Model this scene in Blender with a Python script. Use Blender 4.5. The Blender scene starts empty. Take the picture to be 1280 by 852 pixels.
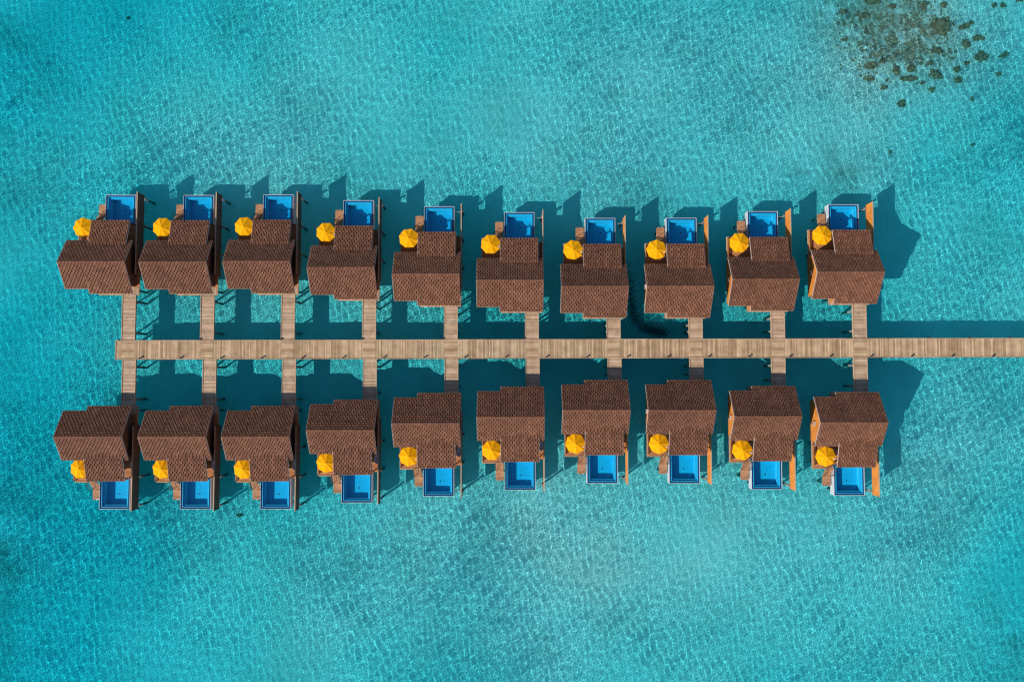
import bpy, bmesh, math, random
import numpy as np
from mathutils import Vector, Matrix, noise

random.seed(7)
S = bpy.context.scene
COL = S.collection
R = math.radians

# ------------------------------------------------------------------ camera model
K = 8.3                      # pixels of the photo per metre at sea-bed distance
F = 1000.0                   # focal length in photo pixels
CAM_H = F / K
TILT = R(3.0)


def at(px, py, z):
    """point of the world at height z seen at photo pixel (px, py)"""
    u, v = (px - 640) / F, (426 - py) / F
    c, s = math.cos(TILT), math.sin(TILT)
    d = Vector((u, v * c + s, v * s - c))
    t = (z - CAM_H) / d.z
    return Vector((d.x * t, d.y * t, z))


WATER = 1.5
BED = -1.2
DECK = 3.5
RIDGE = 8.5

# ------------------------------------------------------------------ materials
def mat(name):
    m = bpy.data.materials.new(name)
    m.use_nodes = True
    nt = m.node_tree
    b = nt.nodes['Principled BSDF']
    return m, nt, b


def N(nt, t, **kw):
    n = nt.nodes.new(t)
    for k, v in kw.items():
        if k.startswith('i_'):
            n.inputs[k[2:].replace('_', ' ')].default_value = v
        else:
            setattr(n, k, v)
    return n


def ramp(nt, stops, fac):
    n = nt.nodes.new('ShaderNodeValToRGB')
    e = n.color_ramp.elements
    while len(e) < len(stops):
        e.new(0.5)
    for el, (p, c) in zip(e, stops):
        el.position = p
        el.color = (*c, 1) if len(c) == 3 else c
    nt.links.new(fac, n.inputs['Fac'])
    return n.outputs['Color']


def math_n(nt, op, a, b=None, clamp=False):
    n = nt.nodes.new('ShaderNodeMath')
    n.operation = op
    n.use_clamp = clamp
    for i, x in enumerate((a, b)):
        if x is None:
            continue
        if isinstance(x, (int, float)):
            n.inputs[i].default_value = x
        else:
            nt.links.new(x, n.inputs[i])
    return n.outputs[0]


def mix_col(nt, fac, a, b, mode='MIX'):
    n = nt.nodes.new('ShaderNodeMix')
    n.data_type = 'RGBA'
    n.blend_type = mode
    for sock, x in ((n.inputs[0], fac), (n.inputs[6], a), (n.inputs[7], b)):
        if isinstance(x, (int, float)):
            sock.default_value = x
        elif isinstance(x, tuple):
            sock.default_value = (*x, 1)
        else:
            nt.links.new(x, sock)
    return n.outputs[2]


def wood(name, dark, light, rough=0.75, seed=0.0, stain=(0.75, 0.72, 0.70)):
    """planks: every board (a loose island of its mesh) has its own tone, with grain and weather stains"""
    m, nt, b = mat(name)
    g = N(nt, 'ShaderNodeNewGeometry')
    oi = N(nt, 'ShaderNodeObjectInfo')
    tone = ramp(nt, [(0.0, dark), (0.55, tuple((p + q) / 2 for p, q in zip(dark, light))), (1.0, light)],
                g.outputs['Random Per Island'])
    tc = N(nt, 'ShaderNodeTexCoord')
    n1 = N(nt, 'ShaderNodeTexNoise', i_Scale=0.9, i_Detail=5.0, i_Roughness=0.65)
    nt.links.new(g.outputs['Position'], n1.inputs['Vector'])
    st = ramp(nt, [(0.35, stain), (0.6, (1, 1, 1))], n1.outputs['Fac'])
    col = mix_col(nt, 1.0, tone, st, 'MULTIPLY')
    n2 = N(nt, 'ShaderNodeTexNoise', i_Scale=14.0, i_Detail=3.0)
    nt.links.new(tc.outputs['Object'], n2.inputs['Vector'])
    col = mix_col(nt, 0.35, col, ramp(nt, [(0.3, (0.6, 0.6, 0.6)), (0.7, (1.2, 1.2, 1.2))], n2.outputs['Fac']), 'MULTIPLY')
    nt.links.new(col, b.inputs['Base Color'])
    b.inputs['Roughness'].default_value = rough
    b.inputs['Specular IOR Level'].default_value = 0.25
    return m


def plain(name, c, rough=0.6, var=0.12, scale=2.5, spec=0.3, metal=0.0):
    m, nt, b = mat(name)
    g = N(nt, 'ShaderNodeNewGeometry')
    n1 = N(nt, 'ShaderNodeTexNoise', i_Scale=scale, i_Detail=5.0, i_Roughness=0.6)
    nt.links.new(g.outputs['Position'], n1.inputs['Vector'])
    lo = tuple(x * (1 - var) for x in c)
    hi = tuple(min(1, x * (1 + var)) for x in c)
    nt.links.new(ramp(nt, [(0.3, lo), (0.7, hi)], n1.outputs['Fac']), b.inputs['Base Color'])
    b.inputs['Roughness'].default_value = rough
    b.inputs['Specular IOR Level'].default_value = spec
    b.inputs['Metallic'].default_value = metal
    return m


def roof_material():
    m, nt, b = mat('roof_tiles')
    g = N(nt, 'ShaderNodeNewGeometry')
    tone = ramp(nt, [(0.0, (0.105, 0.043, 0.023)), (0.3, (0.131, 0.055, 0.030)),
                     (0.75, (0.150, 0.064, 0.036)), (1.0, (0.182, 0.081, 0.047))], g.outputs['Random Per Island'])
    n1 = N(nt, 'ShaderNodeTexNoise', i_Scale=0.35, i_Detail=5.0, i_Roughness=0.6)
    nt.links.new(g.outputs['Position'], n1.inputs['Vector'])
    w = ramp(nt, [(0.3, (0.84, 0.84, 0.85)), (0.7, (1.12, 1.12, 1.12))], n1.outputs['Fac'])
    col = mix_col(nt, 1.0, tone, w, 'MULTIPLY')
    oi = N(nt, 'ShaderNodeObjectInfo')
    col = mix_col(nt, 1.0, col, ramp(nt, [(0.0, (0.90, 0.90, 0.91)), (1.0, (1.10, 1.09, 1.07))], oi.outputs['Random']), 'MULTIPLY')
    nt.links.new(col, b.inputs['Base Color'])
    b.inputs['Roughness'].default_value = 0.8
    b.inputs['Specular IOR Level'].default_value = 0.2
    return m


def canopy_material():
    m, nt, b = mat('yellow_canvas')
    g = N(nt, 'ShaderNodeNewGeometry')
    n1 = N(nt, 'ShaderNodeTexNoise', i_Scale=1.4, i_Detail=4.0)
    nt.links.new(g.outputs['Position'], n1.inputs['Vector'])
    col = ramp(nt, [(0.3, (0.92, 0.385, 0.003)), (0.7, (0.96, 0.43, 0.004))], n1.outputs['Fac'])
    nt.links.new(col, b.inputs['Base Color'])
    b.inputs['Roughness'].default_value = 0.9
    b.inputs['Specular IOR Level'].default_value = 0.1
    tr = N(nt, 'ShaderNodeBsdfTranslucent')
    nt.links.new(col, tr.inputs['Color'])
    mx = N(nt, 'ShaderNodeMixShader', i_Fac=0.22)
    nt.links.new(b.outputs[0], mx.inputs[1])
    nt.links.new(tr.outputs[0], mx.inputs[2])
    nt.links.new(mx.outputs[0], nt.nodes['Material Output'].inputs['Surface'])
    return m


def blob(nt, pos, px, py, rx, ry):
    """soft round mask in the world around what the photo shows at (px, py), radii in metres"""
    c = at(px, py, 0)
    s = N(nt, 'ShaderNodeSeparateXYZ')
    nt.links.new(pos, s.inputs[0])
    dx = math_n(nt, 'DIVIDE', math_n(nt, 'SUBTRACT', s.outputs[0], c.x), rx)
    dy = math_n(nt, 'DIVIDE', math_n(nt, 'SUBTRACT', s.outputs[1], c.y), ry)
    d2 = math_n(nt, 'ADD', math_n(nt, 'MULTIPLY', dx, dx), math_n(nt, 'MULTIPLY', dy, dy))
    return math_n(nt, 'POWER', 2.71828, math_n(nt, 'MULTIPLY', d2, -1.0))


def warped(nt, scale_w, amt, stretch=(1, 1, 1), rot=0.0):
    g = N(nt, 'ShaderNodeNewGeometry')
    mp = N(nt, 'ShaderNodeMapping')
    mp.inputs['Scale'].default_value = stretch
    mp.inputs['Rotation'].default_value = (0, 0, rot)
    nt.links.new(g.outputs['Position'], mp.inputs['Vector'])
    nz = N(nt, 'ShaderNodeTexNoise', i_Scale=scale_w, i_Detail=2.0)
    nt.links.new(mp.outputs[0], nz.inputs['Vector'])
    sub = N(nt, 'ShaderNodeVectorMath', operation='SUBTRACT')
    nt.links.new(nz.outputs['Color'], sub.inputs[0])
    sub.inputs[1].default_value = (0.5, 0.5, 0.5)
    sc = N(nt, 'ShaderNodeVectorMath', operation='SCALE')
    nt.links.new(sub.outputs[0], sc.inputs[0])
    sc.inputs['Scale'].default_value = amt
    ad = N(nt, 'ShaderNodeVectorMath', operation='ADD')
    nt.links.new(mp.outputs[0], ad.inputs[0])
    nt.links.new(sc.outputs[0], ad.inputs[1])
    return ad.outputs[0]


def sand_material():
    m, nt, b = mat('seabed_sand')
    g = N(nt, 'ShaderNodeNewGeometry')
    pos = g.outputs['Position']
    n1 = N(nt, 'ShaderNodeTexNoise', i_Scale=0.055, i_Detail=6.0, i_Roughness=0.55)
    nt.links.new(pos, n1.inputs['Vector'])
    col = ramp(nt, [(0.3, (0.68, 0.66, 0.62)), (0.5, (0.79, 0.77, 0.72)), (0.72, (0.86, 0.83, 0.78))], n1.outputs['Fac'])
    n4 = N(nt, 'ShaderNodeTexNoise', i_Scale=0.13, i_Detail=7.0, i_Roughness=0.68)
    nt.links.new(pos, n4.inputs['Vector'])
    col = mix_col(nt, 1.0, col, ramp(nt, [(0.36, (0.90, 0.92, 0.89)), (0.52, (1, 1, 1)), (0.66, (1.05, 1.05, 1.04))], n4.outputs['Fac']), 'MULTIPLY')
    # algae / rubble stain under the reef
    reef = math_n(nt, 'ADD', blob(nt, pos, 1130, 45, 11, 8), blob(nt, pos, 1085, 10, 7, 5))
    n2 = N(nt, 'ShaderNodeTexNoise', i_Scale=0.55, i_Detail=7.0, i_Roughness=0.7)
    nt.links.new(pos, n2.inputs['Vector'])
    rm = math_n(nt, 'MULTIPLY', reef, ramp(nt, [(0.36, (0, 0, 0)), (0.56, (1, 1, 1))], n2.outputs['Fac']), True)
    col = mix_col(nt, math_n(nt, 'MULTIPLY', rm, 0.6), col, (0.26, 0.17, 0.10))
    # sparse sea-grass tufts; left-margin ones also paint in the vignette's dark edge
    n3 = N(nt, 'ShaderNodeTexNoise', i_Scale=0.16, i_Detail=6.0, i_Roughness=0.65)
    nt.links.new(pos, n3.inputs['Vector'])
    lg = math_n(nt, 'ADD', blob(nt, pos, -14, 110, 7, 20), blob(nt, pos, 0, 720, 6, 18))
    for (px, py, rx, ry) in ((1040, 212, 7, 4), (1268, 792, 6, 5), (300, 640, 2.2, 2.2), (420, 690, 9, 4)):
        lg = math_n(nt, 'ADD', lg, blob(nt, pos, px, py, rx, ry))
    gm = math_n(nt, 'MULTIPLY', lg, ramp(nt, [(0.44, (0, 0, 0)), (0.68, (1, 1, 1))], n3.outputs['Fac']), True)
    col = mix_col(nt, math_n(nt, 'MULTIPLY', gm, 0.7), col, (0.12, 0.13, 0.09))
    nt.links.new(col, b.inputs['Base Color'])
    b.inputs['Roughness'].default_value = 1.0
    b.inputs['Specular IOR Level'].default_value = 0.0
    # low sand ripples
    v2 = N(nt, 'ShaderNodeTexNoise', i_Scale=0.9, i_Detail=5.0, i_Roughness=0.6)
    nt.links.new(warped(nt, 0.5, 1.5, (1.0, 0.7, 1.0), -0.3), v2.inputs['Vector'])
    bp = N(nt, 'ShaderNodeBump', i_Strength=0.5, i_Distance=0.25)
    nt.links.new(v2.outputs['Fac'], bp.inputs['Height'])
    nt.links.new(bp.outputs[0], b.inputs['Normal'])
    return m


def sea_material():
    m, nt, b = mat('sea_water')
    nt.nodes.remove(b)
    g = N(nt, 'ShaderNodeNewGeometry')
    pos = g.outputs['Position']
    # depth of the water, plus painted vignette: shallow banks are paler and greyer, deeper parts more saturated
    n1 = N(nt, 'ShaderNodeTexNoise', i_Scale=0.022, i_Detail=5.0, i_Roughness=0.55)
    nt.links.new(pos, n1.inputs['Vector'])
    sh = math_n(nt, 'MULTIPLY', math_n(nt, 'SUBTRACT', n1.outputs['Fac'], 0.5), 1.3)
    for (px, py, rx, ry, a) in ((760, 170, 55, 24, 0.26), (1120, 40, 17, 13, 0.62), (600, 720, 50, 20, 0.24),
                                (980, 700, 45, 24, 0.16), (330, 250, 30, 22, 0.10)):
        sh = math_n(nt, 'ADD', sh, math_n(nt, 'MULTIPLY', blob(nt, pos, px, py, rx, ry), a))
    for (px, py, rx, ry, a) in ((10, 420, 22, 70, -0.22), (1260, 800, 22, 25, -0.22), (60, 20, 20, 20, -0.18), (60, 840, 24, 18, -0.15)):  # lens vignette put into the tint at left edge and corners
        sh = math_n(nt, 'ADD', sh, math_n(nt, 'MULTIPLY', blob(nt, pos, px, py, rx, ry), a))
    sh = math_n(nt, 'ADD', sh, 0.30, True)
    tint = ramp(nt, [(0.0, (0.09, 0.685, 0.772)), (0.35, (0.23, 0.775, 0.832)), (0.7, (0.39, 0.813, 0.853)), (1.0, (0.60, 0.84, 0.845))], sh)
    t = N(nt, 'ShaderNodeBsdfGlass')
    t.inputs['Roughness'].default_value = 0.0
    t.inputs['IOR'].default_value = 1.33
    nt.links.new(tint, t.inputs['Color'])
    nt.links.new(t.outputs[0], nt.nodes['Material Output'].inputs['Surface'])
    return m


def pool_water_material():
    m, nt, b = mat('pool_water')
    nt.nodes.remove(b)
    t = N(nt, 'ShaderNodeBsdfTransparent')
    t.inputs['Color'].default_value = (0.45, 0.86, 0.97, 1)
    gl = N(nt, 'ShaderNodeBsdfGlossy')
    gl.inputs['Roughness'].default_value = 0.04
    g = N(nt, 'ShaderNodeNewGeometry')
    nz = N(nt, 'ShaderNodeTexNoise', i_Scale=2.2, i_Detail=2.0)
    nt.links.new(g.outputs['Position'], nz.inputs['Vector'])
    bp = N(nt, 'ShaderNodeBump', i_Strength=0.25, i_Distance=0.05)
    nt.links.new(nz.outputs['Fac'], bp.inputs['Height'])
    nt.links.new(bp.outputs[0], gl.inputs['Normal'])
    lw = N(nt, 'ShaderNodeLayerWeight', i_Blend=0.5)
    fr = N(nt, 'ShaderNodeMath', operation='MULTIPLY_ADD')
    nt.links.new(math_n(nt, 'POWER', lw.outputs['Facing'], 5.0), fr.inputs[0])
    fr.inputs[1].default_value = 0.9
    fr.inputs[2].default_value = 0.02
    mx = N(nt, 'ShaderNodeMixShader')
    nt.links.new(fr.outputs[0], mx.inputs[0])
    nt.links.new(t.outputs[0], mx.inputs[1])
    nt.links.new(gl.outputs[0], mx.inputs[2])
    nt.links.new(mx.outputs[0], nt.nodes['Material Output'].inputs['Surface'])
    return m


def pool_tile_material(name, c):
    m, nt, b = mat(name)
    g = N(nt, 'ShaderNodeNewGeometry')
    tc = N(nt, 'ShaderNodeTexCoord')
    br = N(nt, 'ShaderNodeTexBrick', i_Scale=1.0)
    br.offset = 0.0
    br.inputs['Color1'].default_value = (*[x * 0.9 for x in c], 1)
    br.inputs['Color2'].default_value = (*[min(1, x * 1.1) for x in c], 1)
    br.inputs['Mortar'].default_value = (*[min(1, x * 1.15 + 0.02) for x in c], 1)
    br.inputs['Brick Width'].default_value = 0.25
    br.inputs['Row Height'].default_value = 0.25
    br.inputs['Mortar Size'].default_value = 0.012
    nt.links.new(tc.outputs['Object'], br.inputs['Vector'])
    nt.links.new(br.outputs['Color'], b.inputs['Base Color'])
    b.inputs['Roughness'].default_value = 0.35
    return m


M = {
    'roof': roof_material(),
    'underlay': plain('roof_underlay', (0.022, 0.014, 0.012), 0.95, 0.2),
    'boardwalk': wood('boardwalk_timber', (0.31, 0.195, 0.105), (0.61, 0.425, 0.255)),
    'link': wood('walkway_timber', (0.36, 0.23, 0.14), (0.56, 0.385, 0.25)),
    'beam': plain('beam_timber', (0.42, 0.28, 0.17), 0.8),
    'deck': wood('deck_timber', (0.36, 0.145, 0.055), (0.52, 0.225, 0.085)),
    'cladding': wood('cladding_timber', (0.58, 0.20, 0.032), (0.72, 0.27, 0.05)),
    'platform': wood('platform_timber', (0.36, 0.17, 0.085), (0.50, 0.25, 0.13)),
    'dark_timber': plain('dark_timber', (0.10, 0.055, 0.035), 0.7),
    'white': plain('white_paint', (0.74, 0.73, 0.70), 0.5, 0.06),
    'barge': plain('barge_board_paint', (0.42, 0.34, 0.29), 0.6, 0.1),
    'concrete': plain('pile_concrete', (0.17, 0.165, 0.15), 0.9, 0.25),
    'pool_wall': plain('pool_render', (0.46, 0.48, 0.51), 0.6, 0.08),
    'pool_tile': pool_tile_material('pool_tile', (0.012, 0.38, 0.56)),
    'pool_rim': pool_tile_material('pool_rim_tile', (0.004, 0.05, 0.16)),
    'ledge': pool_tile_material('pool_ledge_tile', (0.05, 0.42, 0.58)),
    'pool_water': pool_water_material(),
    'canvas': canopy_material(),
    'steel': plain('brushed_steel', (0.45, 0.46, 0.47), 0.4, 0.05, metal=0.6),
    'black': plain('black_metal', (0.02, 0.02, 0.022), 0.5),
    'glass': plain('window_glass', (0.015, 0.022, 0.028), 0.08, 0.05, spec=0.6),
    'tub': plain('white_enamel', (0.80, 0.80, 0.79), 0.2, 0.03, spec=0.5),
    'coral': plain('coral_brown', (0.36, 0.20, 0.12), 0.95, 0.5, 3.0),
    'rubble': plain('coral_rubble', (0.38, 0.25, 0.17), 0.95, 0.5, 2.0),
    'fish': plain('fish_scales', (0.045, 0.065, 0.075), 0.4, 0.3),
}

# ------------------------------------------------------------------ mesh builder
class MB:
    def __init__(self, sy=1):
        self.bm = bmesh.new()
        self.sy = sy

    def add(self, pts, faces):
        vs = [self.bm.verts.new((p[0], p[1] * self.sy, p[2])) for p in pts]
        for f in faces:
            self.bm.faces.new([vs[i] for i in f])

    def box(self, x0, x1, y0, y1, z0, z1):
        p = [(x, y, z) for z in (z0, z1) for y in (y0, y1) for x in (x0, x1)]
        self.add(p, [(0, 2, 3, 1), (4, 5, 7, 6), (0, 1, 5, 4), (2, 6, 7, 3), (0, 4, 6, 2), (1, 3, 7, 5)])
        return self

    def bar(self, a, b, r, n=8, r2=None):
        a, b = Vector(a), Vector(b)
        d = (b - a).normalized()
        u = d.orthogonal().normalized()
        w = d.cross(u)
        r2 = r if r2 is None else r2
        pts = []
        for c, rr in ((a, r), (b, r2)):
            for k in range(n):
                t = 2 * math.pi * k / n
                pts.append(tuple(c + u * (rr * math.cos(t)) + w * (rr * math.sin(t))))
        fs = [(k, (k + 1) % n, n + (k + 1) % n, n + k) for k in range(n)]
        fs += [tuple(range(n))[::-1], tuple(range(n, 2 * n))]
        self.add(pts, fs)
        return self

    def slab(self, quad, t):
        """a thick board from four top corners, t thick downwards"""
        q = [Vector(v) for v in quad]
        pts = [tuple(v) for v in q] + [tuple(v - Vector((0, 0, t))) for v in q]
        self.add(pts, [(0, 1, 2, 3), (7, 6, 5, 4), (0, 4, 5, 1), (1, 5, 6, 2), (2, 6, 7, 3), (3, 7, 4, 0)])
        return self

    def build(self, name, m, parent=None, smooth=False):
        bmesh.ops.recalc_face_normals(self.bm, faces=self.bm.faces)
        me = bpy.data.meshes.new(name)
        self.bm.to_mesh(me)
        self.bm.free()
        me.materials.append(m)
        if smooth:
            for p in me.polygons:
                p.use_smooth = True
        o = bpy.data.objects.new(name, me)
        COL.objects.link(o)
        if parent:
            o.parent = parent
        return o


def tag(o, label=None, cat=None, group=None, kind=None):
    for k, v in (('label', label), ('category', cat), ('group', group), ('kind', kind)):
        if v:
            o[k] = v
    return o


def empty(name, loc=(0, 0, 0)):
    o = bpy.data.objects.new(name, None)
    o.empty_display_size = 0.3
    o.location = loc
    COL.objects.link(o)
    return o


def copy_tree(o, parent=None):
    c = o.copy()
    COL.objects.link(c)
    if parent:
        c.parent = parent
    for ch in list(o.children):
        copy_tree(ch, c)
    return c


ORD = ['leftmost', 'second', 'third', 'fourth', 'fifth', 'sixth', 'seventh', 'eighth', 'ninth', 'rightmost']

# ------------------------------------------------------------------ setting
def sheet(name, z, m, size=2500.0):
    b = bmesh.new()
    vs = [b.verts.new((x, y, z)) for x, y in ((-size, -size), (size, -size), (size, size), (-size, size))]
    b.faces.new(vs)
    me = bpy.data.meshes.new(name)
    b.to_mesh(me)
    b.free()
    me.materials.append(m)
    o = bpy.data.objects.new(name, me)
    COL.objects.link(o)
    return tag(o, kind='structure')


bed = sheet('seabed', BED, sand_material())
SEA = sea_material()


def make_sea(x0, x1, y0, y1, step):
    """the sea: small wind ripples where the picture looks, flat further out; it refracts, so the sun draws its net on the sand"""
    nx, ny = int((x1 - x0) / step), int((y1 - y0) / step)
    X, Y = np.meshgrid(np.linspace(x0, x1, nx + 1), np.linspace(y0, y1, ny + 1))
    rs = np.random.RandomState(3)
    H = np.zeros_like(X)
    for _ in range(60):
        L = 0.25 * (2.2 / 0.25) ** rs.rand()
        k = 2 * math.pi / L
        th = rs.normal(0.25, 0.95)
        ph = rs.rand() * 6.283
        amp = L ** 1.25
        H += amp * np.cos(k * (X * math.cos(th) + Y * math.sin(th)) + ph + 1.2 * np.sin(X * rs.uniform(.03, .12) + Y * rs.uniform(.03, .12) + ph))
    H *= RIPPLE / H.std()
    # calmer and livelier patches
    patch = 1.0 + 0.30 * np.sin(X * .071 + Y * .043 + .6) * np.sin(Y * .083 - X * .031 + 1.1) + 0.18 * np.sin(X * .19 - Y * .11) * np.sin(Y * .23 + X * .09 + 2.0)
    edge = np.minimum.reduce([X - x0, x1 - X, Y - y0, y1 - Y])
    H *= patch * np.clip(edge / 6.0, 0, 1)
    co_ = np.stack([X, Y, WATER + H], -1).reshape(-1, 3)
    a = (np.arange(ny)[:, None] * (nx + 1) + np.arange(nx)[None])
    q = np.stack([a, a + 1, a + nx + 2, a + nx + 1], -1).reshape(-1, 4)
    far = 2500.0
    n0 = len(co_)
    c = [0, nx, ny * (nx + 1) + nx, ny * (nx + 1)]
    co_ = np.concatenate([co_, [(-far, -far, WATER), (far, -far, WATER), (far, far, WATER), (-far, far, WATER)]]).astype(np.float32)
    q = np.concatenate([q, [(n0 + k, n0 + (k + 1) % 4, c[(k + 1) % 4], c[k]) for k in range(4)]]).astype(np.int32)
    me = bpy.data.meshes.new('water')
    me.vertices.add(len(co_))
    me.vertices.foreach_set('co', co_.ravel())
    me.loops.add(q.size)
    me.loops.foreach_set('vertex_index', q.ravel())
    me.polygons.add(len(q))
    me.polygons.foreach_set('loop_start', np.arange(0, q.size, 4, dtype=np.int32))
    me.polygons.foreach_set('use_smooth', np.ones(len(q), bool))
    me.update()
    me.validate()
    me.materials.append(SEA)
    o = bpy.data.objects.new('water', me)
    COL.objects.link(o)
    return tag(o, kind='structure')


RIPPLE = 0.0080
sea = make_sea(-85, 85, -54, 63, 0.07)

# ------------------------------------------------------------------ roof
PITCH = 0.66
TW, TC = 0.50, 0.38         # tile width and course


def tiles(mb, x0, x1, y0, z0, run0, run1, pitch, phase=0.0):
    """interlocking tiles on a plane that falls away from (y0, z0) towards +y (run measured on plan)"""
    L = math.sqrt(1 + pitch * pitch)
    dv = (1 / L, -pitch / L)             # down-slope (y, z)
    nv = (pitch / L, 1 / L)              # normal (y, z)

    def P(u, v, n):
        return (u, y0 + dv[0] * v + nv[0] * n, z0 + dv[1] * v + nv[1] * n)
    v0, v1 = run0 * L, run1 * L
    row = 0
    v = v1
    while v > v0 + 0.02:
        va, vb = max(v - TC - 0.05, v0), v
        u = XW - TW + (phase + row * 0.25) % TW
        while u < x1:
            a, b_ = max(u, x0), min(u + TW - 0.075, x1)
            if b_ - a > 0.05:
                jn = random.uniform(-0.006, 0.010)
                # pan plus a roll at the right-hand side
                prof = [(a, -0.03), (b_, -0.03), (b_, 0.0)]
                r0 = max(a + 0.02, b_ - 0.17)
                prof += [(b_ - 0.012, 0.045), (b_ - 0.07, 0.062), (r0 + 0.03, 0.045), (r0, 0.012), (a, 0.012)]
                # keep the profile monotonic on cut tiles
                if b_ - a < 0.2:
                    prof = [(a, -0.03), (b_, -0.03), (b_, 0.03), (a, 0.03)]
                n = len(prof)
                pts = [P(q[0], va, q[1] - 0.012) for q in prof] + [P(q[0], vb, q[1] + 0.065 + jn) for q in prof]
                fs = [(k, (k + 1) % n, n + (k + 1) % n, n + k) for k in range(n)]
                fs += [tuple(range(n))[::-1], tuple(range(n, 2 * n))]
                mb.add(pts, fs)
            u += TW
        v -= TC
        row += 1


XW, XE = -4.73, 4.73         # gable ends
STEP = -1.45                 # where the entrance side of the roof gets longer
R_POOL, R_LAND, R_PORCH = 3.41, 3.53, 4.17
EX0, EX1 = -1.40, 4.05       # the low roof towards the pool
EY0, EY1 = 2.72, 6.45
EP = 0.268


def rz(y):
    return RIDGE - PITCH * abs(y)


def build_roof(sy, root):
    mb = MB(sy)
    tiles(mb, XW, XE, 0, RIDGE, 0.0, R_POOL, PITCH, 0.1)
    roof = None
    ez = rz(EY0) + 0.02
    tiles(mb, EX0, EX1, EY0, ez, 0.0, EY1 - EY0, EP, 0.3)
    # land side: build towards +y, then turned round with y -> -y below
    sub = MB(-sy)
    tiles(sub, XW, STEP, 0, RIDGE, 0.0, R_LAND, PITCH, 0.05)
    tiles(sub, STEP, XE, 0, RIDGE, 0.0, R_PORCH, PITCH, 0.05)
    me = bpy.data.meshes.new('tmp')
    sub.bm.to_mesh(me)
    sub.bm.free()
    mb.bm.from_mesh(me)
    bpy.data.meshes.remove(me)
    # ridge caps
    x = XW
    while x < XE - 0.05:
        xe = min(x + 0.42, XE)
        n = 7
        pts = []
        for k, xx in enumerate((x, xe)):
            for j in range(n):
                t = math.pi * j / (n - 1)
                rr = 0.17 - 0.015 * k
                pts.append((xx, rr * math.cos(t), RIDGE - 0.04 + rr * 0.75 * math.sin(t)))
        fs = [(j, j + 1, n + j + 1, n + j) for j in range(n - 1)] + [(n - 1, 0, n, 2 * n - 1), tuple(range(n))[::-1], tuple(range(n, 2 * n))]
        mb.add(pts, fs)
        x += 0.40
    roof = mb.build('roof', M['roof'], root)
    # boards under the tiles
    u = MB(sy)
    d = 0.045
    u.slab([(XW, 0, RIDGE - d), (XE, 0, RIDGE - d), (XE, R_POOL - .04, rz(R_POOL - .04) - d), (XW, R_POOL - .04, rz(R_POOL - .04) - d)], 0.12)
    u.slab([(XW, -R_LAND + .04, rz(R_LAND - .04) - d), (STEP - .002, -R_LAND + .04, rz(R_LAND - .04) - d), (STEP - .002, 0.0, RIDGE - d), (XW, 0.0, RIDGE - d)], 0.12)
    u.slab([(STEP, -R_PORCH + .04, rz(R_PORCH - .04) - d), (XE, -R_PORCH + .04, rz(R_PORCH - .04) - d), (XE, 0.0, RIDGE - d), (STEP, 0.0, RIDGE - d)], 0.12)
    ez2 = ez - EP * (EY1 - EY0)
    u.slab([(EX0, EY0, ez - d), (EX1, EY0, ez - d), (EX1, EY1 - .04, ez2 - d), (EX0, EY1 - .04, ez2 - d)], 0.12)
    u.build('roof_underlay', M['underlay'], roof)
    # barge boards: pale boards that close the gable edges
    t = 0.035

    def barge(x, y0, z0, y1, z1):
        bb = MB(sy)
        bb.slab([(x, y0, z0), (x + t, y0, z0), (x + t, y1, z1), (x, y1, z1)], 0.19)
        bb.build('barge_board', M['barge'], roof)
    up = 0.015
    for x in (XW - t - .003, XE + .003):
        barge(x, 0, RIDGE + up, R_POOL + .02, rz(R_POOL) + up)
    barge(XW - t - .003, -R_LAND - .02, rz(R_LAND) + up, 0, RIDGE + up)
    barge(XE + .003, -R_PORCH - .02, rz(R_PORCH) + up, 0, RIDGE + up)
    barge(STEP - t - .005, -R_PORCH - .02, rz(R_PORCH) + up - .02, -R_LAND + .05, rz(R_LAND) + up - .02)
    for x in (EX0 - t - .003, EX1 + .003):
        barge(x, EY0 + .15, ez - EP * .15 + up, EY1 + .02, ez2 + up)
    # eaves boards
    for (x0, x1, y, z) in ((XW, STEP - .06, -R_LAND - .01, rz(R_LAND)), (STEP, XE, -R_PORCH - .01, rz(R_PORCH)),
                           (XW, EX0 - .06, R_POOL + .005, rz(R_POOL)), (EX0, EX1, EY1 + .005, ez2)):
        e = MB(sy)
        ya, yb = (y - .04, y) if y < 0 else (y, y + .04)
        e.box(x0, x1, ya, yb, z - .20, z - .02)
        e.build('eaves_board', M['beam'], roof)
    return roof


def boards(mb, x0, x1, y0, y1, z0, z1, axis='x', w=0.24, gap=0.02):
    """a floor of separate boards; axis = direction in which the boards are laid one after the other"""
    a, b = (x0, x1) if axis == 'x' else (y0, y1)
    n = max(1, round((b - a) / w))
    w = (b - a) / n
    for k in range(n):
        p, q = a + k * w, a + (k + 1) * w - gap
        j = random.uniform(-.006, .006)
        if axis == 'x':
            mb.box(p, q, y0, y1, z0, z1 + j)
        else:
            mb.box(x0, x1, p, q, z0, z1 + j)


def cladding(mb, x0, x1, y0, y1, z0, z1, side):
    """horizontal boards on one face of a wall"""
    n = max(1, round((z1 - z0) / 0.22))
    h = (z1 - z0) / n
    for k in range(n):
        mb.box(x0, x1, y0, y1, z0 + k * h, z0 + (k + 1) * h - .015)


PILE_SPOTS = [(-2.5, -2.2), (-2.5, 1.2), (-2.9, 6.2), (-0.4, -3.2), (4.0, -3.4), (0.3, -2.6), (0.3, 3.0), (4.76, 2.0),
              (4.76, 6.2), (4.76, 10.3), (-0.4, 6.9), (-0.4, 10.2), (3.1, 6.9), (3.1, 10.2), (-1.9, 9.1), (-3.0, 3.6), (2.6, 0.3)]


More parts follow.
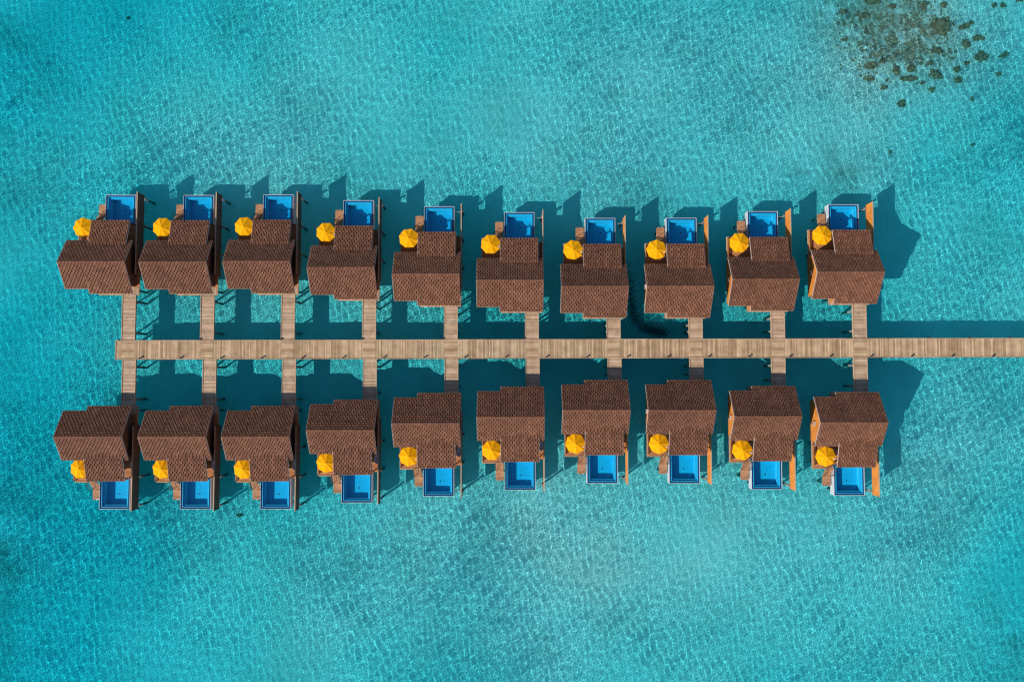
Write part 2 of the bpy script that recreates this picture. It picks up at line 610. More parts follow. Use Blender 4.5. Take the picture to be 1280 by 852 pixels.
def make_villa(sy, name='overwater_villa'):
    root = empty(name)
    build_roof(sy, root)
    # ---- floor deck
    d = MB(sy)
    boards(d, -4.25, 4.70, -2.98, 2.98, DECK - .14, DECK, 'x')
    boards(d, -1.20, 4.70, 2.99, 6.30, DECK - .14, DECK, 'y')
    d.build('deck', M['deck'], root)
    d = MB(sy)
    boards(d, -1.30, 4.70, -4.18, -2.99, DECK - .14, DECK, 'x')
    d.build('porch', M['link'], root)
    d = MB(sy)
    boards(d, -4.05, -1.22, 2.99, 6.80, DECK - .14, DECK, 'y')
    ter = d.build('terrace', M['deck'], root)
    b = MB(sy)
    for (x0, x1, y0, y1) in ((-4.05, -1.22, 6.805, 6.90), (-4.15, -4.06, 2.985, 6.90)):
        b.box(x0, x1, y0, y1, DECK - .26, DECK + .05)
    b.build('edge_beam', M['beam'], ter)
    # beams under the deck
    f = MB(sy)
    for y in (-3.8, -2.6, 0.3, 2.0, 3.4, 6.2):
        f.box(-4.0 if y > -3 else -1.4, 4.6, y - .1, y + .1, DECK - .42, DECK - .145)
    f.build('floor_beams', M['dark_timber'], root)
    # ---- walls (main block with gables, porch block)
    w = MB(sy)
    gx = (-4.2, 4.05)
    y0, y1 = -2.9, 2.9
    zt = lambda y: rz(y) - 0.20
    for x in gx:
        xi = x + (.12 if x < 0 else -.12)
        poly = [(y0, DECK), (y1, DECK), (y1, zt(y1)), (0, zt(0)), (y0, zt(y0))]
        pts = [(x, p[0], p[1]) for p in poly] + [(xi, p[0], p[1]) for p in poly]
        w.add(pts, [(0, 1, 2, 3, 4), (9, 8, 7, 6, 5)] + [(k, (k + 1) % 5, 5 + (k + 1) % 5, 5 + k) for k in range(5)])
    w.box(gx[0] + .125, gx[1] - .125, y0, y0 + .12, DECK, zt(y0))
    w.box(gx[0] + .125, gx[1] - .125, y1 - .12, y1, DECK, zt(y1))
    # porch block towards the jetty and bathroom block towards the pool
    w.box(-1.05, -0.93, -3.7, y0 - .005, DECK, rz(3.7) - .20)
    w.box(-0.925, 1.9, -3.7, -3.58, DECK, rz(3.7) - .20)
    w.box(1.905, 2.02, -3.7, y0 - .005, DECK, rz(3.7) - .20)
    wall = w.build('wall', M['dark_timber'], root)  # dark colour also stands in for shade on the bare east gable
    c = MB(sy)
    n = 11
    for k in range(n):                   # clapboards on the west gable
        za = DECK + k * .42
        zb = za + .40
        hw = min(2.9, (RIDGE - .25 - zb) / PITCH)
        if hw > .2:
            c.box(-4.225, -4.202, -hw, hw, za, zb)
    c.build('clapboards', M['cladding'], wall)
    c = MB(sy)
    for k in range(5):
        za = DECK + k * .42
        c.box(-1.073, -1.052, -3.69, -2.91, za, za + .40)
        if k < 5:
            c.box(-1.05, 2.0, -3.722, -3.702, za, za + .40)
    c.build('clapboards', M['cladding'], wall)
    # door and windows
    g = MB(sy)
    g.box(4.052, 4.075, -2.2, -1.2, DECK + .03, DECK + 2.15)
    dr = g.build('door', M['dark_timber'], root)
    MB(sy).box(4.076, 4.12, -1.35, -1.30, DECK + .95, DECK + 1.15).build('handle', M['steel'], dr)
    for (x0, x1, a, b_) in ((-.8, 1.6, 2.902, 2.93), (2.0, 3.7, 2.902, 2.93), (-3.7, -1.5, 2.902, 2.93)):
        wi = MB(sy).box(x0, x1, a, b_, DECK + .1, DECK + 2.25).build('glass_door', M['glass'], root)
        fr = MB(sy)
        for (p, q, r_, s_) in ((x0 - .07, x0 - .002, DECK + .1, DECK + 2.25), (x1 + .002, x1 + .07, DECK + .1, DECK + 2.25), (x0 - .07, x1 + .07, DECK + 2.253, DECK + 2.33),
                               ((x0 + x1) / 2 - .03, (x0 + x1) / 2 + .03, DECK + .1, DECK + 2.25)):
            fr.box(p, q, a - .001, b_ + .02, r_, s_)
        fr.build('frame', M['dark_timber'], wi)
    # posts of the low roof
    for (x, y) in ((-1.25, 6.15), (3.85, 6.15), (1.3, 6.15)):
        MB(sy).box(x - .07, x + .07, y - .07, y + .07, DECK, EPZ(y) - .17).build('post', M['dark_timber'], root)
    # air-conditioner on the west gable
    ac = MB(sy)
    ac.box(-4.52, -4.25, 0, .62, 4.85, 5.30)
    acu = ac.build('air_conditioner', M['barge'], root)
    gr = MB(sy)
    gr.bar((-4.522, .26, 5.08), (-4.535, .26, 5.08), .17, 16)
    gr.build('fan_grille', M['black'], acu)
    MB(sy).box(-4.5, -4.227, .05, .57, 4.79, 4.845).build('bracket', M['steel'], acu)
    # wall lamp by the terrace
    lp = MB(sy)
    lp.box(-1.85, -1.46, 5.27, 5.35, 5.28, 5.36)
    lamp = lp.build('wall_lamp', M['white'], root)
    MB(sy).bar((-1.80, 5.31, 5.28), (-1.80, 5.31, 5.05), .09, 10, .13).build('shade', M['white'], lamp)
    # ---- screen wall on the east side
    s = MB(sy)
    zb, zt_ = 2.9, 5.1
    n = 5
    seg = (10.75 + 1.35) / n
    for k in range(n):
        a = -1.35 + k * seg
        m_ = 12
        hh = (zt_ - zb) / m_
        for j in range(m_):
            s.box(4.745, 4.794, a, a + seg - .03, zb + j * hh, zb + (j + 1) * hh - .012)
    scr = s.build('privacy_screen', M['cladding'], root)
    MB(sy).box(4.797, 4.812, -1.34, 10.74, zb, zt_).build('painted_shade_panel', M['dark_timber'], scr)  # dark sheet added to put the east face's shade into its colour
    MB(sy).box(4.70, 4.84, -1.37, 10.78, zt_ + .002, zt_ + .06).build('top_rail', M['beam'], scr)
    for k in range(n + 1):
        y = -1.35 + k * seg - (.0 if k < n else .06)
        MB(sy).box(4.815, 4.87, y - .04, y + .04, zb - .3, zt_).build('post', M['dark_timber'], scr)
    MB(sy).bar((3.62, 10.05, 2.62), (4.743, 10.05, 2.62), .045, 8).build('brace', M['steel'], scr)
    # ---- pool
    X0, X1, Y0, Y1 = -0.86, 3.60, 6.32, 10.80
    zt_ = 3.05
    p = MB(sy)
    t = .045
    p.box(X0, X1, Y0, Y1, 1.60, 1.72)
    p.box(X0, X0 + t, Y0, Y1, 1.723, zt_)
    p.box(X1 - t, X1, Y0, Y1, 1.723, zt_)
    p.box(X0 + t + .001, X1 - t - .001, Y1 - t, Y1, 1.723, zt_)
    p.box(X0 + t + .001, X1 - t - .001, Y0, Y0 + t, 1.723, zt_)
    p.box(X0, X1, Y0, Y0 + t, zt_ + .002, DECK - .145)  # skirt added to stop a streak of sunlight under the deck
    pool = p.build('pool', M['pool_wall'], root)
    a0, a1, b0, b1 = X0 + t + .003, X1 - t - .003, Y0 + t + .003, Y1 - t - .003
    g_ = .24                               # overflow gutter
    k = MB(sy)
    k.box(a0, a1, b1 - g_, b1, 1.75, zt_ - .13)
    k.box(a0, a1, b0, b0 + g_, 1.75, zt_ - .13)
    k.box(a0, a0 + g_, b0 + g_ + .001, b1 - g_ - .001, 1.75, zt_ - .13)
    k.box(a1 - g_, a1, b0 + g_ + .001, b1 - g_ - .001, 1.75, zt_ - .13)
    k.build('gutter', M['pool_rim'], pool)
    c0, c1, d0, d1 = a0 + g_ + .003, a1 - g_ - .003, b0 + g_ + .003, b1 - g_ - .003
    k = MB(sy)
    k.box(c0, c1, d0, d1, 1.725, 1.80)
    k.box(c0, c0 + .06, d0, d1, 1.803, zt_ - .06)
    k.box(c1 - .06, c1, d0, d1, 1.803, zt_ - .06)
    k.box(c0 + .061, c1 - .061, d1 - .06, d1, 1.803, zt_ - .06)
    k.box(c0 + .061, c1 - .061, d0, d0 + .06, 1.803, zt_ - .06)
    k.build('basin', M['pool_tile'], pool)
    k = MB(sy)
    k.box(c0 + .062, c0 + .30, d0 + .062, d1 - .062, 1.804, zt_ - .30)
    k.box(c0 + .302, c1 - .302, d1 - .30, d1 - .062, 1.804, zt_ - .30)
    k.box(c1 - .30, c1 - .062, d0 + .062, d1 - .062, 1.804, zt_ - .30)
    k.build('ledge', M['ledge'], pool)
    MB(sy).bar((1.5, 8.8, 1.802), (1.5, 8.8, 1.815), .11, 12).build('drain', M['black'], pool)
    k = MB(sy)
    k.add([(c0 + .061, d0 + .061, zt_ - .075), (c1 - .061, d0 + .061, zt_ - .075), (c1 - .061, d1 - .061, zt_ - .075), (c0 + .061, d1 - .061, zt_ - .075)], [(0, 1, 2, 3)])
    pw = k.build('pool_water', M['pool_water'], pool)
    # ---- stair and swimming platform
    pl = MB(sy)
    boards(pl, -2.22, -1.02, 7.95, 9.50, 2.16, 2.28, 'y')
    plo = pl.build('swim_platform', M['platform'], root)
    st = MB(sy)
    for j in range(5):
        z = DECK - .22 * (j + 1)
        y = 6.92 + j * .21
        st.box(-2.18, -1.06, y, y + .24, z - .05, z)
    sto = st.build('stair', M['platform'], root)
    for x in (-2.20, -1.04):
        h = MB(sy)
        h.bar((x, 6.86, DECK + .95), (x, 8.05, 2.28 + .95), .035, 6)
        h.bar((x, 6.86, DECK - .1), (x, 6.86, DECK + .97), .035, 6)
        h.bar((x, 8.05, 2.29), (x, 8.05, 3.25), .035, 6)
        h.bar((x, 6.86, DECK + .45), (x, 8.05, 2.28 + .45), .025, 6)
        h.build('handrail', M['dark_timber'], sto)
    ld = MB(sy)
    for x in (-1.9, -1.35):
        ld.bar((x, 9.53, 3.0), (x, 9.53, 0.9), .03, 6)
    for j in range(5):
        ld.bar((-1.9, 9.53, 1.1 + j * .28), (-1.35, 9.53, 1.1 + j * .28), .02, 6)
    ld.build('ladder', M['steel'], plo)
    # ---- terrace railing (open boards) on its outer edges
    rl = MB(sy)
    for j in range(3):
        z = DECK + .12 + j * .16
        rl.box(-4.13, -4.09, 3.45, 6.60, z, z + .10)
    rl.box(-4.16, -4.06, 3.45, 6.62, DECK + .60, DECK + .64)
    for y in (3.50, 4.55, 5.55, 6.57):
        rl.box(-4.15, -4.07, y - .04, y + .04, DECK + .051, DECK + .597)
    rl.build('railing', M['deck'], ter)
    # ---- piles
    for (x, y) in PILE_SPOTS:
        top = 2.1 if (x, y) == (-1.9, 9.1) else 1.6 if (y > 6.5 and x < 4) else 2.6 if x > 4.5 else DECK - .43
        MB(sy).bar((x, y, BED - .2), (x, y, top), .16, 10).build('pile', M['concrete'], root, True)
    return root


def EPZ(y):
    return rz(EY0) + .02 - EP * (y - EY0)


UP = [(70.7, 155.2, 327.0), (174.2, 256.3, 327.3), (278.9, 361.4, 326.6), (384.2, 467.3, 334.2), (489.6, 574.4, 342.2),
      (594.9, 680.0, 350.0), (701.2, 786.6, 357.6), (808.2, 893.4, 357.4), (916.3, 999.3, 348.7), (1022.2, 1105.9, 339.6)]
DN = [(67.4, 150.4, 545.8), (172.7, 256.3, 545.8), (276.7, 361.0, 545.8), (382.6, 467.4, 537.6), (489.0, 574.8, 529.0),
      (595.5, 681.4, 521.0), (703.4, 788.1, 512.4), (810.4, 895.6, 512.4), (917.9, 1003.0, 520.2), (1024.9, 1111.4, 528.0)]
UMB_UP = [(-2.88 + .018 * i + random.uniform(-.06, .06), 5.50 + .03 * i) for i in range(10)]
UMB_DN = [(-2.50 - .038 * i + random.uniform(-.05, .05), 4.70 + .03 * i) for i in range(10)]

protos = {}
villas = {}


def villa_label(i, row):
    r = 'upper' if row > 0 else 'lower'
    extra = {(0, 1): 'beside the free end of the boardwalk', (0, -1): 'beside the free end of the boardwalk',
             (9, 1): 'nearest the coral patch', (9, -1): 'showing its sunlit west gable'}.get((i, row), 'with parasol and blue pool')
    return f'brown tiled overwater villa, {ORD[i]} in the {r} row, {extra}'


for row, lst in ((1, UP), (-1, DN)):
    for i, (xa, xb, y) in enumerate(lst):
        p = at((xa + xb) / 2, y, RIDGE)
        if row not in protos:
            v = protos[row] = make_villa(row)
        else:
            v = copy_tree(protos[row])
        v.location = (p.x, p.y, 0)
        tag(v, villa_label(i, row), 'villa', f'overwater villas in the {"upper" if row > 0 else "lower"} row')
        villas[(i, row)] = v


# ------------------------------------------------------------------ parasols
def make_parasol():
    root = empty('parasol')
    top, rim, r = 2.22, 1.78, 1.48
    c = MB()
    n = 8
    rings = [(0.05, top), (0.5, top - .13), (0.98, top - .29), (r, rim)]
    pts = []
    for (rr, z) in rings:
        for k in range(n):
            for h in (0, 1):
                t = 2 * math.pi * (k + .5 * h) / n + R(10)
                q = rr * (1.0 if h == 0 else math.cos(math.pi / n) * (0.985 if rr > .6 else 1))
                pts.append((q * math.cos(t), q * math.sin(t), z - (0.0 if h == 0 else .035 * rr)))
    m = 2 * n
    fs = []
    for a in range(len(rings) - 1):
        for k in range(m):
            fs.append((a * m + k, a * m + (k + 1) % m, (a + 1) * m + (k + 1) % m, (a + 1) * m + k))
    # hanging valance
    base = len(pts)
    for k in range(m):
        x, y, z = pts[3 * m + k]
        pts.append((x * 1.005, y * 1.005, z - .13))
    for k in range(m):
        fs.append((3 * m + k, 3 * m + (k + 1) % m, base + (k + 1) % m, base + k))
    c.add(pts, fs)
    c.build('canopy', M['canvas'], root)
    v = MB()
    v.bar((0, 0, top + .02), (0, 0, top - .09), .06, n, .34)
    v.build('vent_cap', M['canvas'], root)
    MB().bar((0, 0, top + .02), (0, 0, top + .12), .035, 8, .015).build('finial', M['dark_timber'], root)
    MB().bar((0, 0, .08), (0, 0, top - .1), .03, 8).build('pole', M['dark_timber'], root)
    MB().bar((0, 0, 0.0), (0, 0, .08), .28, 16, .22).build('base', M['concrete'], root)
    for k in range(n):
        t = 2 * math.pi * k / n + R(10)
        rb = MB()
        rb.bar((.05 * math.cos(t), .05 * math.sin(t), top - .06), (1.44 * math.cos(t), 1.44 * math.sin(t), rim - .01), .014, 5)
        rb.build('rib', M['dark_timber'], root)
    return root


par0 = None
for row, lst in ((1, UMB_UP), (-1, UMB_DN)):
    for i, (x, y) in enumerate(lst):
        if par0 is None:
            o = par0 = make_parasol()
        else:
            o = copy_tree(par0)
        v = villas[(i, row)]
        o.location = (v.location.x + x, v.location.y + y * row, DECK + .006)
        o.rotation_euler.z = R(random.uniform(0, 45))
        r = 'upper' if row > 0 else 'lower'
        tag(o, f'yellow octagonal parasol on the terrace of the {ORD[i]} villa in the {r} row', 'parasol', 'yellow parasols on the villa terraces')


# ------------------------------------------------------------------ bathtubs beside the lower villas
def make_tub():
    root = empty('bathtub')
    n = 20
    b = MB()
    pts = []
    prof = [(0.78, 0.0), (0.92, 0.30), (1.0, 0.56), (0.90, 0.56), (0.82, 0.30), (0.6, 0.14)]
    for (s, z) in prof:
        for k in range(n):
            t = 2 * math.pi * k / n
            cx, cy = math.cos(t), math.sin(t)
            pts.append((.31 * s * math.copysign(abs(cx) ** .7, cx), .72 * s * math.copysign(abs(cy) ** .7, cy), z))
    fs = [(a * n + k, a * n + (k + 1) % n, (a + 1) * n + (k + 1) % n, (a + 1) * n + k) for a in range(len(prof) - 1) for k in range(n)]
    fs += [tuple(range(n))[::-1], tuple(range((len(prof) - 1) * n, len(prof) * n))]
    b.add(pts, fs)
    b.build('tub', M['tub'], root, True)
    t = MB()
    t.bar((0, .80, 0), (0, .80, .85), .025, 8)
    t.bar((0, .80, .85), (0, .62, .85), .02, 8)
    t.build('tap', M['steel'], root)
    return root


tub0 = None
for i in range(6):
    o = tub0 = make_tub() if tub0 is None else tub0
    if i:
        o = copy_tree(tub0)
    v = villas[(i, -1)]
    o.location = (v.location.x + 4.36, v.location.y - 4.35, DECK + .006)
    tag(o, f'white oval bathtub on the side deck of the {ORD[i]} villa in the lower row', 'bathtub', 'bathtubs on the side decks')

# ------------------------------------------------------------------ boardwalk
A = at(144, 437.2, DECK)
B = at(1280, 434.2, DECK)
ang = math.atan2(B.y - A.y, B.x - A.x)
BW = 2.82
LEN = 150.0 + 70
bw = empty('boardwalk', (A.x, A.y, 0))
bw.rotation_euler.z = ang
tag(bw, 'long straight timber boardwalk on piles between the two villa rows', 'boardwalk')
m_ = MB()
x = 0.12
while x < LEN:
    w = random.choice((.15, .17, .20, .26))
    m_.box(x, x + w - .022, -BW / 2 + .10, BW / 2 - .10, DECK - .10, DECK + random.uniform(-.008, .008))
    x += w
m_.build('planks', M['boardwalk'], bw)
for s in (-1, 1):
    k = MB()
    y0, y1 = (s * BW / 2, s * (BW / 2 - .095))
    x = 0.0
    while x < LEN:
        k.box(x, x + 5.98, min(y0, y1), max(y0, y1), DECK - .30, DECK + .07)
        x += 6.0
    k.build('kerb', M['link'], bw)
k = MB()
k.box(0.0, .11, -BW / 2 + .10, BW / 2 - .10, DECK - .30, DECK + .06)
k.build('end_board', M['link'], bw)
k = MB()
for y in (-.9, 0, .9):
    k.box(.2, LEN, y - .09, y + .09, DECK - .42, DECK - .105)
k.build('joists', M['dark_timber'], bw)
for j in range(16):
    for s in (-1, 1):
        MB().bar((1.6 + j * 6.1 * 1.5, s * 1.2, BED - .2), (1.6 + j * 6.1 * 1.5, s * 1.2, DECK - .43), .17, 10).build('pile', M['concrete'], bw, True)


def bw_y(x):
    return A.y + (x - A.x) * math.tan(ang)


# ------------------------------------------------------------------ link walkways
LW = 2.02
for row in (1, -1):
    for i in range(10):
        v = villas[(i, row)]
        x = v.location.x + 3.2
        y0 = bw_y(x) + row * (BW / 2 + .01)
        y1 = v.location.y - row * 4.19
        L = abs(y1 - y0)
        o = empty('walkway', (x, y0, 0))
        m_ = MB(row)
        y = 0.0
        while y < L - .05:
            w = random.choice((.20, .24, .24, .34))
            ye = min(y + w - random.choice((.012, .012, .02, .035)), L)
            m_.box(-LW / 2 + .10, LW / 2 - .10, y, ye, DECK - .10, DECK + random.uniform(-.01, .01))
            y += w
        m_.build('planks', M['link'], o)
        for s in (-1, 1):
            xa, xb = sorted((s * LW / 2, s * (LW / 2 - .095)))
            MB(row).box(xa, xb, 0, L, DECK - .30, DECK + .07).build('kerb', M['beam'], o)
        k = MB(row)
        for xx in (-.6, .6):
            k.box(xx - .09, xx + .09, 0.0, L, DECK - .42, DECK - .105)
        k.build('joists', M['dark_timber'], o)
        for yy in (1.1, L - .9) if L < 9 else (1.1, L * .55, L - .9):
            for s in (-1, 1):
                MB(row).bar((s * .85, yy, BED - .2), (s * .85, yy, DECK - .43), .16, 10).build('pile', M['concrete'], o, True)
        r = 'upper' if row > 0 else 'lower'
        tag(o, f'plank walkway from the boardwalk to the {ORD[i]} villa in the {r} row', 'walkway', 'side walkways to the villas')
    # cross panels where a walkway meets the boardwalk
for i in range(10):
    v = villas[(i, 1)]
    xl = (v.location.x + 3.2 - A.x) / math.cos(ang)
    c = MB()
    y = -BW / 2 + .11
    while y < BW / 2 - .12:
        c.box(xl - LW / 2 + .1, xl + LW / 2 - .1, y, min(y + .225, BW / 2 - .11), DECK + .012, DECK + .028 + random.uniform(0, .006))
        y += .24
    c.build('crossing_panel', M['boardwalk'], bw)


# ------------------------------------------------------------------ lamp posts along the boardwalk
def make_lamp():
    root = empty('bollard_light')
    MB().box(-.07, .07, -.07, .07, 0, .26).build('post', M['black'], root)
    MB().box(-.10, .10, -.10, .10, .265, .38).build('lamp_head', M['black'], root)
    MB().bar((0, 0, .385), (0, 0, .415), .085, 10, .03).build('cap', M['black'], root)
    return root


LINKS = [162, 262, 362, 462, 564, 665, 767, 868, 969, 1071]
lamp0 = None
for s, x0, st, n in ((1, 149.0, 50.6, 23), (-1, 175.7, 50.7, 22)):
    past = 0
    for k in range(n):
        px = x0 + st * k
        p = at(px, 436, DECK)
        o = lamp0 = make_lamp() if lamp0 is None else lamp0
        if not (s == 1 and k == 0):
            o = copy_tree(lamp0)
        o.location = (p.x, bw_y(p.x) + s * (BW / 2 - (-.08 if s > 0 else .19)), DECK + (.012 if s < 0 else -.15))
        side = 'upper' if s > 0 else 'lower'
        if px < LINKS[0]:
            where = "at the boardwalk's free end"
        elif px > LINKS[-1]:
            past += 1
            where = ['first', 'second', 'third', 'fourth'][past - 1] + ' past the rightmost walkway'
        else:
            a = max(j for j in range(10) if LINKS[j] < px)
            f = (px - LINKS[a]) / (LINKS[a + 1] - LINKS[a])
            where = f'{"left" if f < .42 or (s < 0 and f < .45) else "right"} of two, {ORD[a]} and {ORD[a + 1]} walkways'
        tag(o, f'bollard light on the {side} edge, {where}', 'bollard light', 'bollard lights along the boardwalk')

# ------------------------------------------------------------------ reef
def lump(bm, c, rx, ry, rz_, seed, sub=2):
    t = bmesh.ops.create_icosphere(bm, subdivisions=sub, radius=1.0)
    for v in t['verts']:
        d = v.co.normalized()
        k = 1 + .42 * noise.noise(d * 1.7 + Vector((seed * 3.1, seed, 0))) + .22 * noise.noise(d * 4.3 + Vector((0, seed, seed * 2.3)))
        v.co = Vector((c[0] + d.x * rx * k, c[1] + d.y * ry * k, c[2] + d.z * rz_ * k))


def coral_obj(name, px, py, rx, ry, seed):
    p = at(px, py, BED + .7)
    bm = bmesh.new()
    rnd = random.Random(seed)
    lump(bm, (0, 0, .08), rx * .72, ry * .72, min(.6, .5 * min(rx, ry) + .1), seed, 3)
    n = int(9 + 9 * min(2.5, rx * ry))
    for k in range(n):
        t, q = rnd.uniform(0, 6.283), math.sqrt(rnd.random())
        r = rnd.uniform(.16, .34) * min(rx, ry) ** .6
        lump(bm, (rx * .92 * q * math.cos(t), ry * .92 * q * math.sin(t), rnd.uniform(.05, .25) + .3 * (1 - q)), r * rnd.uniform(.8, 1.4), r * rnd.uniform(.8, 1.4), r * .8, seed * 7 + k, 2)
    me = bpy.data.meshes.new(name)
    bm.to_mesh(me)
    bm.free()
    me.materials.append(M['coral'])
    o = bpy.data.objects.new(name, me)
    o.location = (p.x, p.y, BED)
    COL.objects.link(o)
    return o


Q = 260 / 1280
CORALS = [  # x, y, rx, ry in zoomed crop pixels, label
    (520, 640, 27, 26, 'round dark coral head lying alone below the main reef'),
    (735, 465, 42, 30, 'broad oval brown coral head at the lower middle of the reef'),
    (1015, 350, 45, 33, 'large dark coral head at the right edge of the reef'),
    (915, 275, 30, 34, 'dark coral head up and left of the large right-hand one'),
    (990, 240, 42, 18, 'long flat coral head above the large right-hand one'),
    (915, 165, 56, 20, 'slanted sausage-shaped coral head right of the darkest reef mound'),
    (862, 430, 22, 24, 'small coral head upper of the pair left of the large right-hand one'),
    (866, 500, 24, 26, 'small coral head lower of the pair left of the large right-hand one'),
    (710, 555, 23, 18, 'small coral head just below the broad oval one'),
    (650, 515, 16, 15, 'tiny round coral head left of the broad oval one'),
    (560, 490, 58, 22, 'wide low coral bank at the lower rim of the reef'),
    (580, 430, 28, 26, 'coral head resting against the wide low coral bank'),
    (485, 440, 26, 24, 'faint brown coral head left of the wide low coral bank'),
    (330, 405, 38, 28, 'chunky coral head at the lower left rim of the reef'),
    (325, 485, 34, 20, 'low coral head under the chunky lower left one'),
    (412, 540, 26, 16, 'pale coral head at the lowest left rim of the reef'),
    (410, 380, 20, 18, 'small coral head right of the chunky lower left one'),
    (172, 245, 26, 14, 'small flat coral head at the far left of the reef'),
    (1115, 460, 17, 14, 'tiny coral head alone in the clear water right of the reef'),
    (1150, 345, 34, 16, 'thin slanted coral head at the far right of the reef'),
    (1085, 40, 16, 17, 'left of two tiny coral heads near the top right corner'),
    (1140, 40, 18, 14, 'right of two tiny coral heads near the top right corner'),
    (738, 315, 34, 24, 'brown coral head in the middle of the rubble field'),
    (700, 392, 18, 15, 'small coral head between the rubble and the broad oval head'),
    (925, 395, 18, 13, 'small coral head left below the large right-hand one'),
    (765, 165, 62, 66, 'largest and darkest coral mound at the heart of the reef'),
    (660, 38, 26, 26, 'brown coral head above the darkest mound near the top edge'),
    (465, 45, 34, 16, 'flat coral head near the top edge above the rubble'),
    (345, 12, 46, 26, 'big coral mound cut by the top edge of the picture'),
    (165, 78, 26, 18, 'coral head at the upper left tip of the reef'),
    (290, 100, 52, 18, 'long dark coral head under the mound at the top edge'),
    (775, 35, 20, 22, 'faint coral head right of the brown one at the top edge'),
    (1245, 8, 26, 14, 'coral head cut by the top edge right of the two tiny ones'),
    (955, 615, 16, 15, 'faint tiny coral head alone far below the reef, right of the round one'),
    (960, 615 + 280, 9, 9, 'tiny dark coral dot in open water under the right side of the reef'),
    (452, 940, 9, 8, 'tiny dark coral dot above the rightmost pool of the upper row'),
    (-4230, 118, 11, 10, 'tiny dark coral dot alone in open water near the top left'),
    (-3545, 3166, 22, 10, 'small dark coral streak in open water below the second lower villa'),
]
for n, (x, y, rx, ry, lab) in enumerate(CORALS):
    o = coral_obj('coral_head', 1020 + x * Q, y * Q, rx * Q / 8.1, ry * Q / 8.1, n + 1)
    if 'slanted' in lab:
        o.rotation_euler.z = R(28)
    tag(o, lab, 'coral', 'coral heads of the reef')

rb = bmesh.new()
rnd = random.Random(5)
cnt = 0
for _ in range(20000):
    x, y = rnd.uniform(120, 860), rnd.uniform(-60, 520)
    e = ((x - 510) / 300) ** 2 + ((y - 220) / 210) ** 2
    nn = noise.noise(Vector((x / 55, y / 55, 3.7))) + .5 * noise.noise(Vector((x / 22, y / 22, 9.1)))
    dens = math.exp(-e * 1.4) * max(0, .35 + nn * 1.1)
    if rnd.random() < dens * .55:
        p = at(1020 + x * Q, y * Q, BED + .6)
        r = rnd.uniform(.07, .24)
        lump(rb, (p.x, p.y, BED + .02), r * rnd.uniform(.7, 1.5), r * rnd.uniform(.7, 1.5), r * .55, rnd.uniform(0, 99), 1)
        cnt += 1
me = bpy.data.meshes.new('coral_rubble')
rb.to_mesh(me)
rb.free()
me.materials.append(M['rubble'])
o = bpy.data.objects.new('coral_rubble', me)
COL.objects.link(o)
tag(o, 'scattered brown coral rubble on the pale seabed', 'coral rubble', kind='stuff')
print('rubble', cnt)

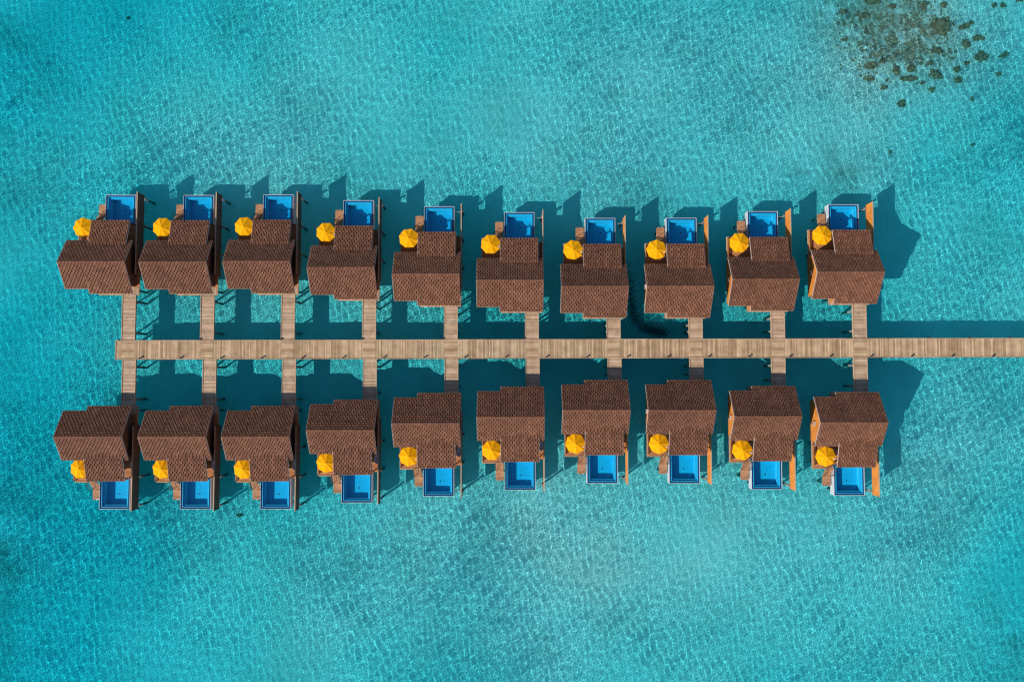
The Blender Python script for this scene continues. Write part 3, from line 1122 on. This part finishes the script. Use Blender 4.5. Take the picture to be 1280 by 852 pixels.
# ------------------------------------------------------------------ shoal of small fish under the sixth gap
fb = MB()
rnd = random.Random(9)
path = [(783, 330), (786, 365), (790, 392), (802, 408), (818, 414), (830, 417)]
for _ in range(1900):
    t = rnd.random() ** .85 * (len(path) - 1)
    a = min(int(t), len(path) - 2)
    f = t - a
    px = path[a][0] * (1 - f) + path[a + 1][0] * f + rnd.gauss(0, 4.0)
    py = path[a][1] * (1 - f) + path[a + 1][1] * f + rnd.gauss(0, 3.4 if t > 2.5 else 4.5)
    p = at(px, py, .7)
    z = rnd.uniform(.35, 1.1)
    th = rnd.gauss(.3, .5)
    d = Vector((math.cos(th), math.sin(th), 0))
    s = Vector((-d.y, d.x, 0))
    L = rnd.uniform(.13, .2)
    c = Vector((p.x, p.y, z))
    pts = [c + d * L, c + s * L * .22, c - s * L * .22, c + Vector((0, 0, L * .3)), c - Vector((0, 0, L * .3)), c - d * L * .8, c - d * L * 1.15 + Vector((0, 0, .05)), c - d * L * 1.15 - Vector((0, 0, .05))]
    fb.add([tuple(q) for q in pts], [(0, 1, 3), (0, 3, 2), (0, 2, 4), (0, 4, 1), (5, 3, 1), (5, 2, 3), (5, 4, 2), (5, 1, 4), (5, 6, 7)])
o = fb.build('fish_shoal', M['fish'])
tag(o, 'dark curved shoal of tiny fish in the shaded water beside the seventh villa', 'fish shoal', kind='stuff')

# ------------------------------------------------------------------ light, sky, camera
EL, AZ = R(35.5), R(35.2)
to_sun = Vector((-math.cos(EL) * math.cos(AZ), -math.cos(EL) * math.sin(AZ), math.sin(EL)))
sl = bpy.data.lights.new('sun', 'SUN')
sl.energy = 4.9
sl.cycles.is_caustics_light = True
sea.cycles.is_caustics_caster = True
for o in bpy.data.objects:
    if o.type == 'MESH' and o.name.split('.')[0] in ('seabed', 'pile', 'coral_head', 'coral_rubble', 'fish_shoal', 'ladder'):
        o.cycles.is_caustics_receiver = True
sl.angle = R(0.53)
sl.color = (1.0, 0.95, 0.87)
so = bpy.data.objects.new('sun', sl)
so.rotation_euler = (-to_sun).to_track_quat('-Z', 'Y').to_euler()
so.location = to_sun * 200
COL.objects.link(so)

W = bpy.data.worlds.new('World')
S.world = W
W.use_nodes = True
nt = W.node_tree
sky = nt.nodes.new('ShaderNodeTexSky')
sky.sky_type = 'NISHITA'
sky.sun_disc = False
sky.ozone_density = 4.0
sky.dust_density = 0.5
sky.sun_elevation = EL
sky.sun_rotation = math.atan2(to_sun.x, to_sun.y) % (2 * math.pi)
nt.links.new(sky.outputs[0], nt.nodes['Background'].inputs['Color'])
nt.nodes['Background'].inputs['Strength'].default_value = 0.11

cam = bpy.data.cameras.new('camera')
cam.sensor_width = 36.0
cam.lens = 36.0 * F / 1280
cam.clip_start = 1.0
cam.clip_end = 6000
co = bpy.data.objects.new('camera', cam)
co.location = (0, 0, CAM_H)
co.rotation_euler = (TILT, 0, 0)
COL.objects.link(co)
S.camera = co

vs = S.view_settings
S.display_settings.display_device = 'sRGB'
vs.view_transform = 'Standard'
vs.look = 'None'
vs.exposure = 0.25
vs.gamma = 1.0
vs.use_curve_mapping = False
S.cycles.max_bounces = 8
S.cycles.transparent_max_bounces = 12
S.cycles.filter_width = 1.2
